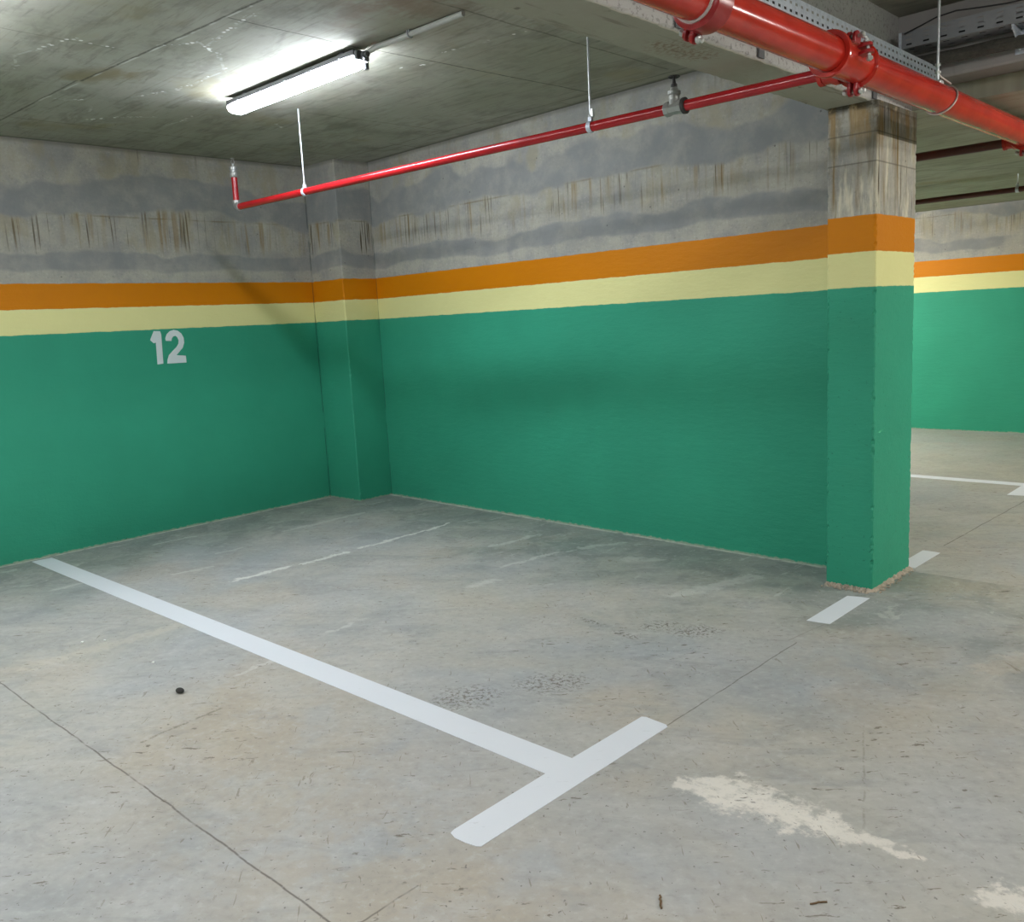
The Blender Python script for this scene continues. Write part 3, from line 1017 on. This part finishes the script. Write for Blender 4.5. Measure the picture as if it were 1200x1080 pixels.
# gate valve
zv = zp(xv)
t = bmesh.new()
lathe(t, [(.027, 0), (.030, .004), (.030, .020), (.026, .024), (.026, .066), (.030, .070), (.030, .080), (.027, .084)], (xv - .042, BY, zv), (1, 0, 0), 8)
lathe(t, [(.024, 0), (.021, .020), (.022, .036), (.026, .040), (.026, .052), (.017, .056), (.014, .066)], (xv, BY, zv + .012), (0, 0, 1), 16)
vb = link('valve_body', t, MAT['brass'], br)
vb['label'] = 'grey gate valve body on the red pipe'
t = bmesh.new()
lathe(t, [(.0125, 0), (.0125, .014), (.008, .018), (.006, .030), (.006, .046)], (xv, BY, zv + .076), (0, 0, 1), 12)
link('stem', t, MAT['dark'], vb)
t = bmesh.new()
tube(t, [(xv + .021 * math.cos(a), BY + .021 * math.sin(a), zv + .119) for a in [2 * PI * i / 24 for i in range(24)]], .0032, 8, True)
for k in range(4):
    a = k * PI / 2 + .4
    tube(t, [(xv, BY, zv + .119), (xv + .021 * math.cos(a), BY + .021 * math.sin(a), zv + .119)], .0026, 6)
lathe(t, [(.006, 0), (.006, .010)], (xv, BY, zv + .115), (0, 0, 1), 8)
link('handwheel', t, MAT['dark'], vb)
t = bmesh.new()
lathe(t, [(.026, 0), (.032, .003), (.032, .013), (.026, .016)], (xv + .040, BY, zp(xv + .04)), (1, 0, 0), 20)
link('union_ring', t, MAT['dark'], vb, True)


def hanger(x, y, zpipe, ztop, rp, label, tab=True, wob=0.):
    h = thing('pipe_hanger', label, 'hanger', (x, y, ztop))
    t = bmesh.new()
    tube(t, [(x + wob, y, ztop + .004), (x, y, zpipe + rp + .012)], .0048, 10)
    link('rod', t, MAT['rod'], h, True)
    t = bmesh.new()
    tt = bmesh.new()
    lathe(tt, [(rp + .0005, -.011), (rp + .0035, -.011), (rp + .0035, .011), (rp + .0005, .011)], (x, y, zpipe), (1, 0, 0), 28, cap=False)
    merge(t, tt)
    bbox(t, (x - .010, y - .008, zpipe + rp + .001), (x + .010, y + .008, zpipe + rp + .020), .002)
    link('clamp', t, MAT['galv'], h)
    t = bmesh.new()
    if tab:
        bbox(t, (x + .004, y - .006, zpipe + rp + .018), (x + .018, y + .006, zpipe + rp + .052), .002)
        link('tab', t, MAT['zinc'], h)
        t = bmesh.new()
    lathe(t, [(.009, 0), (.009, .009)], (x, y, zpipe + rp + .020), (0, 0, 1), 6)
    link('nut', t, MAT['zinc'], h)
    return h


hanger(1.61, BY, zp(1.61), H, RS, 'thin bright rod and clamp holding the slim red pipe near its upturned end', False)
hanger(3.80, BY, zp(3.80), H, RS, 'thin dark rod and clamp holding the slim red pipe beside the valve')

# small pipes beyond the pillar
zb = 2.190
t = bmesh.new()
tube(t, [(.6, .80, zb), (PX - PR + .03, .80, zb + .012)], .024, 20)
tag(link('branch_pipe', t, MAT['red_shaded'], None, True), 'nearer of the two shade-darkened red pipes under the low ceiling behind the pillar', 'pipe')
t = bmesh.new()
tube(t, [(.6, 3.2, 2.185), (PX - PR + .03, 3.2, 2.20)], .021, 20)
tag(link('branch_pipe', t, MAT['red_shaded'], None, True), 'farther shade-darkened red pipe under the low ceiling, nearest the far wall', 'pipe')
hanger(4.30, 3.2, 2.198, FARZ, .021, 'short rod and clamp holding the farther shade-darkened red pipe', False)
hanger(3.40, .80, 2.199, FARZ, .024, 'short rod and clamp on the nearer shade-darkened red pipe behind the pillar', False)


# ------------------------------------------------------------------ cable trays
def perforated(t, O, U, V, length, cuts_v, pitch, hole, stagger=0.):
    """flat strip with rows of slots: U along, V across; cuts_v = list of (v0, v1) hole rows"""
    O, U, V = Vector(O), Vector(U), Vector(V)
    edges = sorted({0.} | {q for c in cuts_v for q in c[:2]} | {cuts_v[-1][2]})
    n = int(length / pitch)
    cache = {}

    def vert(u, v):
        key = (round(u, 5), round(v, 5))
        if key not in cache:
            cache[key] = t.verts.new(O + U * u + V * v)
        return cache[key]
    for r in range(len(edges) - 1):
        v0, v1 = edges[r], edges[r + 1]
        ish = any(abs(c[0] - v0) < 1e-6 for c in cuts_v)
        off = 0
        for i in range(n):
            a, m1, m2, e = i * pitch, i * pitch + (pitch - hole) / 2, i * pitch + (pitch + hole) / 2, (i + 1) * pitch
            for p, q, h_ in ((a, m1, False), (m1, m2, True), (m2, e, False)):
                if ish and h_:
                    continue
                t.faces.new((vert(p, v0), vert(q, v0), vert(q, v1), vert(p, v1)))


# tray along the main beam
TX0, TX1, TZ = 4.650, 4.800, 2.385
tray = thing('cable_tray', 'bright perforated cable tray along the beam behind the large red pipe', 'cable tray', (4.72, -1.8, TZ))
LEN = -.14 - (-7.5)
t = bmesh.new()
perforated(t, (TX1, -7.5, TZ), (0, 1, 0), (0, 0, 1), LEN, [(.013, .022, .064), (.040, .049, .064)], .042, .016)
perforated(t, (TX0, -7.5, TZ), (0, 1, 0), (0, 0, 1), LEN, [(.013, .022, .064), (.040, .049, .064)], .042, .016)
o = link('side_flange', t, MAT['galv'], tray)
t = bmesh.new()
perforated(t, (TX0, -7.5, TZ), (0, 1, 0), (1, 0, 0), LEN, [(.03, .04, .150), (.07, .08, .150), (.11, .12, .150)], .042, .018)
o = link('tray_bottom', t, MAT['galv'], tray)
t = bmesh.new()
for xx, s_ in ((TX1, -1), (TX0, 1)):
    bbox(t, (min(xx, xx + s_ * .012), -7.5, TZ + .0635), (max(xx, xx + s_ * .012), -.14, TZ + .0665), .001)
link('rolled_edge', t, MAT['galv'], tray)
for yb in (-4.35, -3.20, -2.03, -1.48, -.42):
    t = bmesh.new()
    bbox(t, (BX1 + .003, yb - .022, TZ - .078), (BX1 + .008, yb + .022, TZ + .03), .001)
    prism(t, [(BX1 + .002, yb - .004), (TX1 - .01, yb - .004), (TX1 - .01, yb + .004), (BX1 + .002, yb + .004)], TZ - .018, TZ - .0005)
    link('bracket', t, MAT['bracket'], tray)
for k, (xx, r) in enumerate(((4.680, .018), (4.724, .017), (4.772, .019))):  # unseen cables added inside the tray so its slots show dark
    t = bmesh.new()
    pts = [(xx + random.uniform(-.002, .002), -7.45 + i * .30, TZ + r + .004 + random.uniform(0, .004)) for i in range(25)]
    tube(t, pts, r, 10)
    tag(link('cable', t, MAT['cable'], None, True), 'added black cable filling the perforated tray along the beam, darkening its slots', 'cable', 'added cables in the tray along the beam')

# tray along the cross beam, above the first one
QY0, QY1, QZ = -.135, -.270, 2.530
tray = thing('cable_tray', 'dull slotted cable tray along the cross beam right of the rod', 'cable tray', (6.5, -.2, QZ))
QL = 5.2
t = bmesh.new()
perforated(t, (4.68, QY1, QZ), (1, 0, 0), (0, 0, 1), QL, [(.012, .019, .072), (.032, .039, .072), (.053, .059, .072)], .075, .026)
perforated(t, (4.68, QY0, QZ), (1, 0, 0), (0, 0, 1), QL, [(.012, .019, .072), (.032, .039, .072)], .075, .026)
link('side_flange', t, MAT['galv_dull'], tray)
t = bmesh.new()
perforated(t, (4.68, QY1, QZ), (1, 0, 0), (0, 1, 0), QL, [(.03, .04, .135), (.09, .10, .135)], .075, .026)
link('tray_bottom', t, MAT['galv_dull'], tray)
t = bmesh.new()
bbox(t, (4.673, QY1 - .004, QZ - .03), (4.685, QY1 + .010, QZ + .072), .001)
link('end_plate', t, MAT['galv'], tray)
for xb in (5.14, 6.4, 7.7, 9.0):
    t = bmesh.new()
    bbox(t, (xb - .02, QY0 - .002, QZ - .10), (xb + .02, -.125, QZ + .05), .001)
    prism(t, [(xb - .004, QY0), (xb + .004, QY0), (xb + .004, QY1 + .01), (xb - .004, QY1 + .01)], QZ - .022, QZ - .001)
    # gusset
    q = bmesh.new()
    a_ = [q.verts.new((xb - .003, QY0, QZ - .02)), q.verts.new((xb - .003, QY1 + .02, QZ - .02)), q.verts.new((xb - .003, QY0, QZ - .09))]
    c_ = [q.verts.new((xb + .003, v.co.y, v.co.z)) for v in a_]
    q.faces.new(a_)
    q.faces.new(c_[::-1])
    for i in range(3):
        j = (i + 1) % 3
        q.faces.new((a_[i], a_[j], c_[j], c_[i]))
    merge(t, q)
    link('bracket', t, MAT['galv'], tray)
for yy, r in ((-.165, .014), (-.205, .015), (-.243, .012)):
    t = bmesh.new()
    tube(t, [(4.70 + i * .26, yy + random.uniform(-.004, .004), QZ + r + .003 + random.uniform(0, .003)) for i in range(20)], r, 10)
    tag(link('cable', t, MAT['cable'], None, True), 'thick black cable lying in the slotted tray along the cross beam', 'cable', 'cables in the cross beam tray')
t = bmesh.new()
tube(t, [(4.70, -.278, 2.592), (4.76, -.281, 2.606), (4.84, -.282, 2.628), (4.92, -.282, 2.634), (5.02, -.281, 2.622), (5.12, -.279, 2.612), (5.5, -.277, 2.606), (6.0, -.275, 2.604)], .0035, 8)
tag(link('cable', t, MAT['cable'], None, True), 'single thin black cable sagging over the front edge of the slotted tray', 'cable')
# dusty lagged pipe tucked under that tray
t = bmesh.new()
pts = [(4.72 + i * .11, -.185 + random.uniform(-.006, .006), 2.474 + random.uniform(-.005, .005)) for i in range(46)]
tube(t, pts, .027, 12)
for v in t.verts:
    v.co += Vector((0, random.uniform(-1, 1), random.uniform(-1, 1))) * .004
tag(link('dusty_pipe', t, plain('dusty dark lagging', (.07, .065, .055), .95, 0., .6, 60.)), 'dusty dark lagged pipe tucked beneath the slotted tray', 'pipe')

# ------------------------------------------------------------------ small litter on the floor
def lump(name, x, y, r, mat, seed, sq=(1, 1, .6)):
    random.seed(seed)
    t = bmesh.new()
    bmesh.ops.create_icosphere(t, subdivisions=3, radius=r)
    ax = [Vector((random.uniform(-1, 1), random.uniform(-1, 1), random.uniform(-1, 1))).normalized() for _ in range(9)]
    for v in t.verts:
        d = v.co.normalized()
        k = 1.
        for a in ax:
            k -= .16 * max(0, d.dot(a) - .55)
        v.co = Vector((v.co.x * sq[0], v.co.y * sq[1], v.co.z * sq[2])) * k
    zmin = min(v.co.z for v in t.verts)
    bmesh.ops.translate(t, verts=t.verts, vec=(x, y, -zmin))
    return link(name, t, mat)


tag(lump('pebble', 2.965, -3.172, .019, MAT['stone'], 3, (1.25, .8, .6)), 'small dark pebble lying alone on the floor left of the long line', 'pebble')
tag(lump('plaster_crumb', 2.00, -3.18, .008, MAT['crumb'], 4), 'larger white crumb on the floor by the left wall', 'crumb')
tag(lump('plaster_crumb', 2.06, -3.10, .006, MAT['crumb'], 5), 'smaller white crumb just right of the larger crumb', 'crumb')
tag(lump('plaster_crumb', 2.55, -3.09, .007, MAT['crumb'], 6), 'white crumb between the larger crumb and the dark pebble', 'crumb')


def splinter(x, y, ang, L, r, label, seed):
    random.seed(seed)
    t = bmesh.new()
    dx, dy = math.cos(ang), math.sin(ang)
    n = 6
    pts = [(x + dx * L * (i / n - .5) - dy * random.uniform(-1, 1) * .003, y + dy * L * (i / n - .5) + dx * random.uniform(-1, 1) * .003, r + .0004 + (.002 if i in (2, 3) else 0)) for i in range(n + 1)]
    tube(t, pts, r, 6)
    tag(link('splinter', t, MAT['twig']), label, 'splinter')


splinter(5.17, -3.05, 2.25, .050, .0028, 'upright-looking brown splinter on the floor at the bottom centre right', 11)
splinter(5.46, -2.82, .9, .042, .0022, 'slanting brown splinter on the floor near the lower right powder patch', 12)

# ------------------------------------------------------------------ camera and look
cam_d = bpy.data.cameras.new('camera')
cam = bpy.data.objects.new('camera', cam_d)
col.objects.link(cam)
F = Vector((-0.6833994663724761, 0.7133637122573462, -0.15516888668877266))
Rr = Vector((0.7267325374665722, 0.6849781045389766, -0.051621848955533095))
U = Vector((-0.06946213608299162, 0.14804462278856664, 0.9865382918641216))
Mx = Matrix(((Rr.x, U.x, -F.x, 6.301861), (Rr.y, U.y, -F.y, -4.667400), (Rr.z, U.z, -F.z, 1.4), (0, 0, 0, 1)))
cam.matrix_world = Mx
cam_d.sensor_width = 36.
cam_d.lens = 1043.28 * 36. / 1200.
cam_d.clip_start = .05
sc.camera = cam

w = bpy.data.worlds.new('world')
sc.world = w
w.use_nodes = True
w.node_tree.nodes['Background'].inputs[0].default_value = (.6, .65, .7, 1)
w.node_tree.nodes['Background'].inputs[1].default_value = .05

sc.cycles.max_bounces = 5
sc.cycles.diffuse_bounces = 3
sc.cycles.glossy_bounces = 2
sc.cycles.caustics_reflective = False
sc.cycles.caustics_refractive = False
sc.view_settings.view_transform = 'Standard'
sc.view_settings.look = 'None'
sc.view_settings.exposure = .22
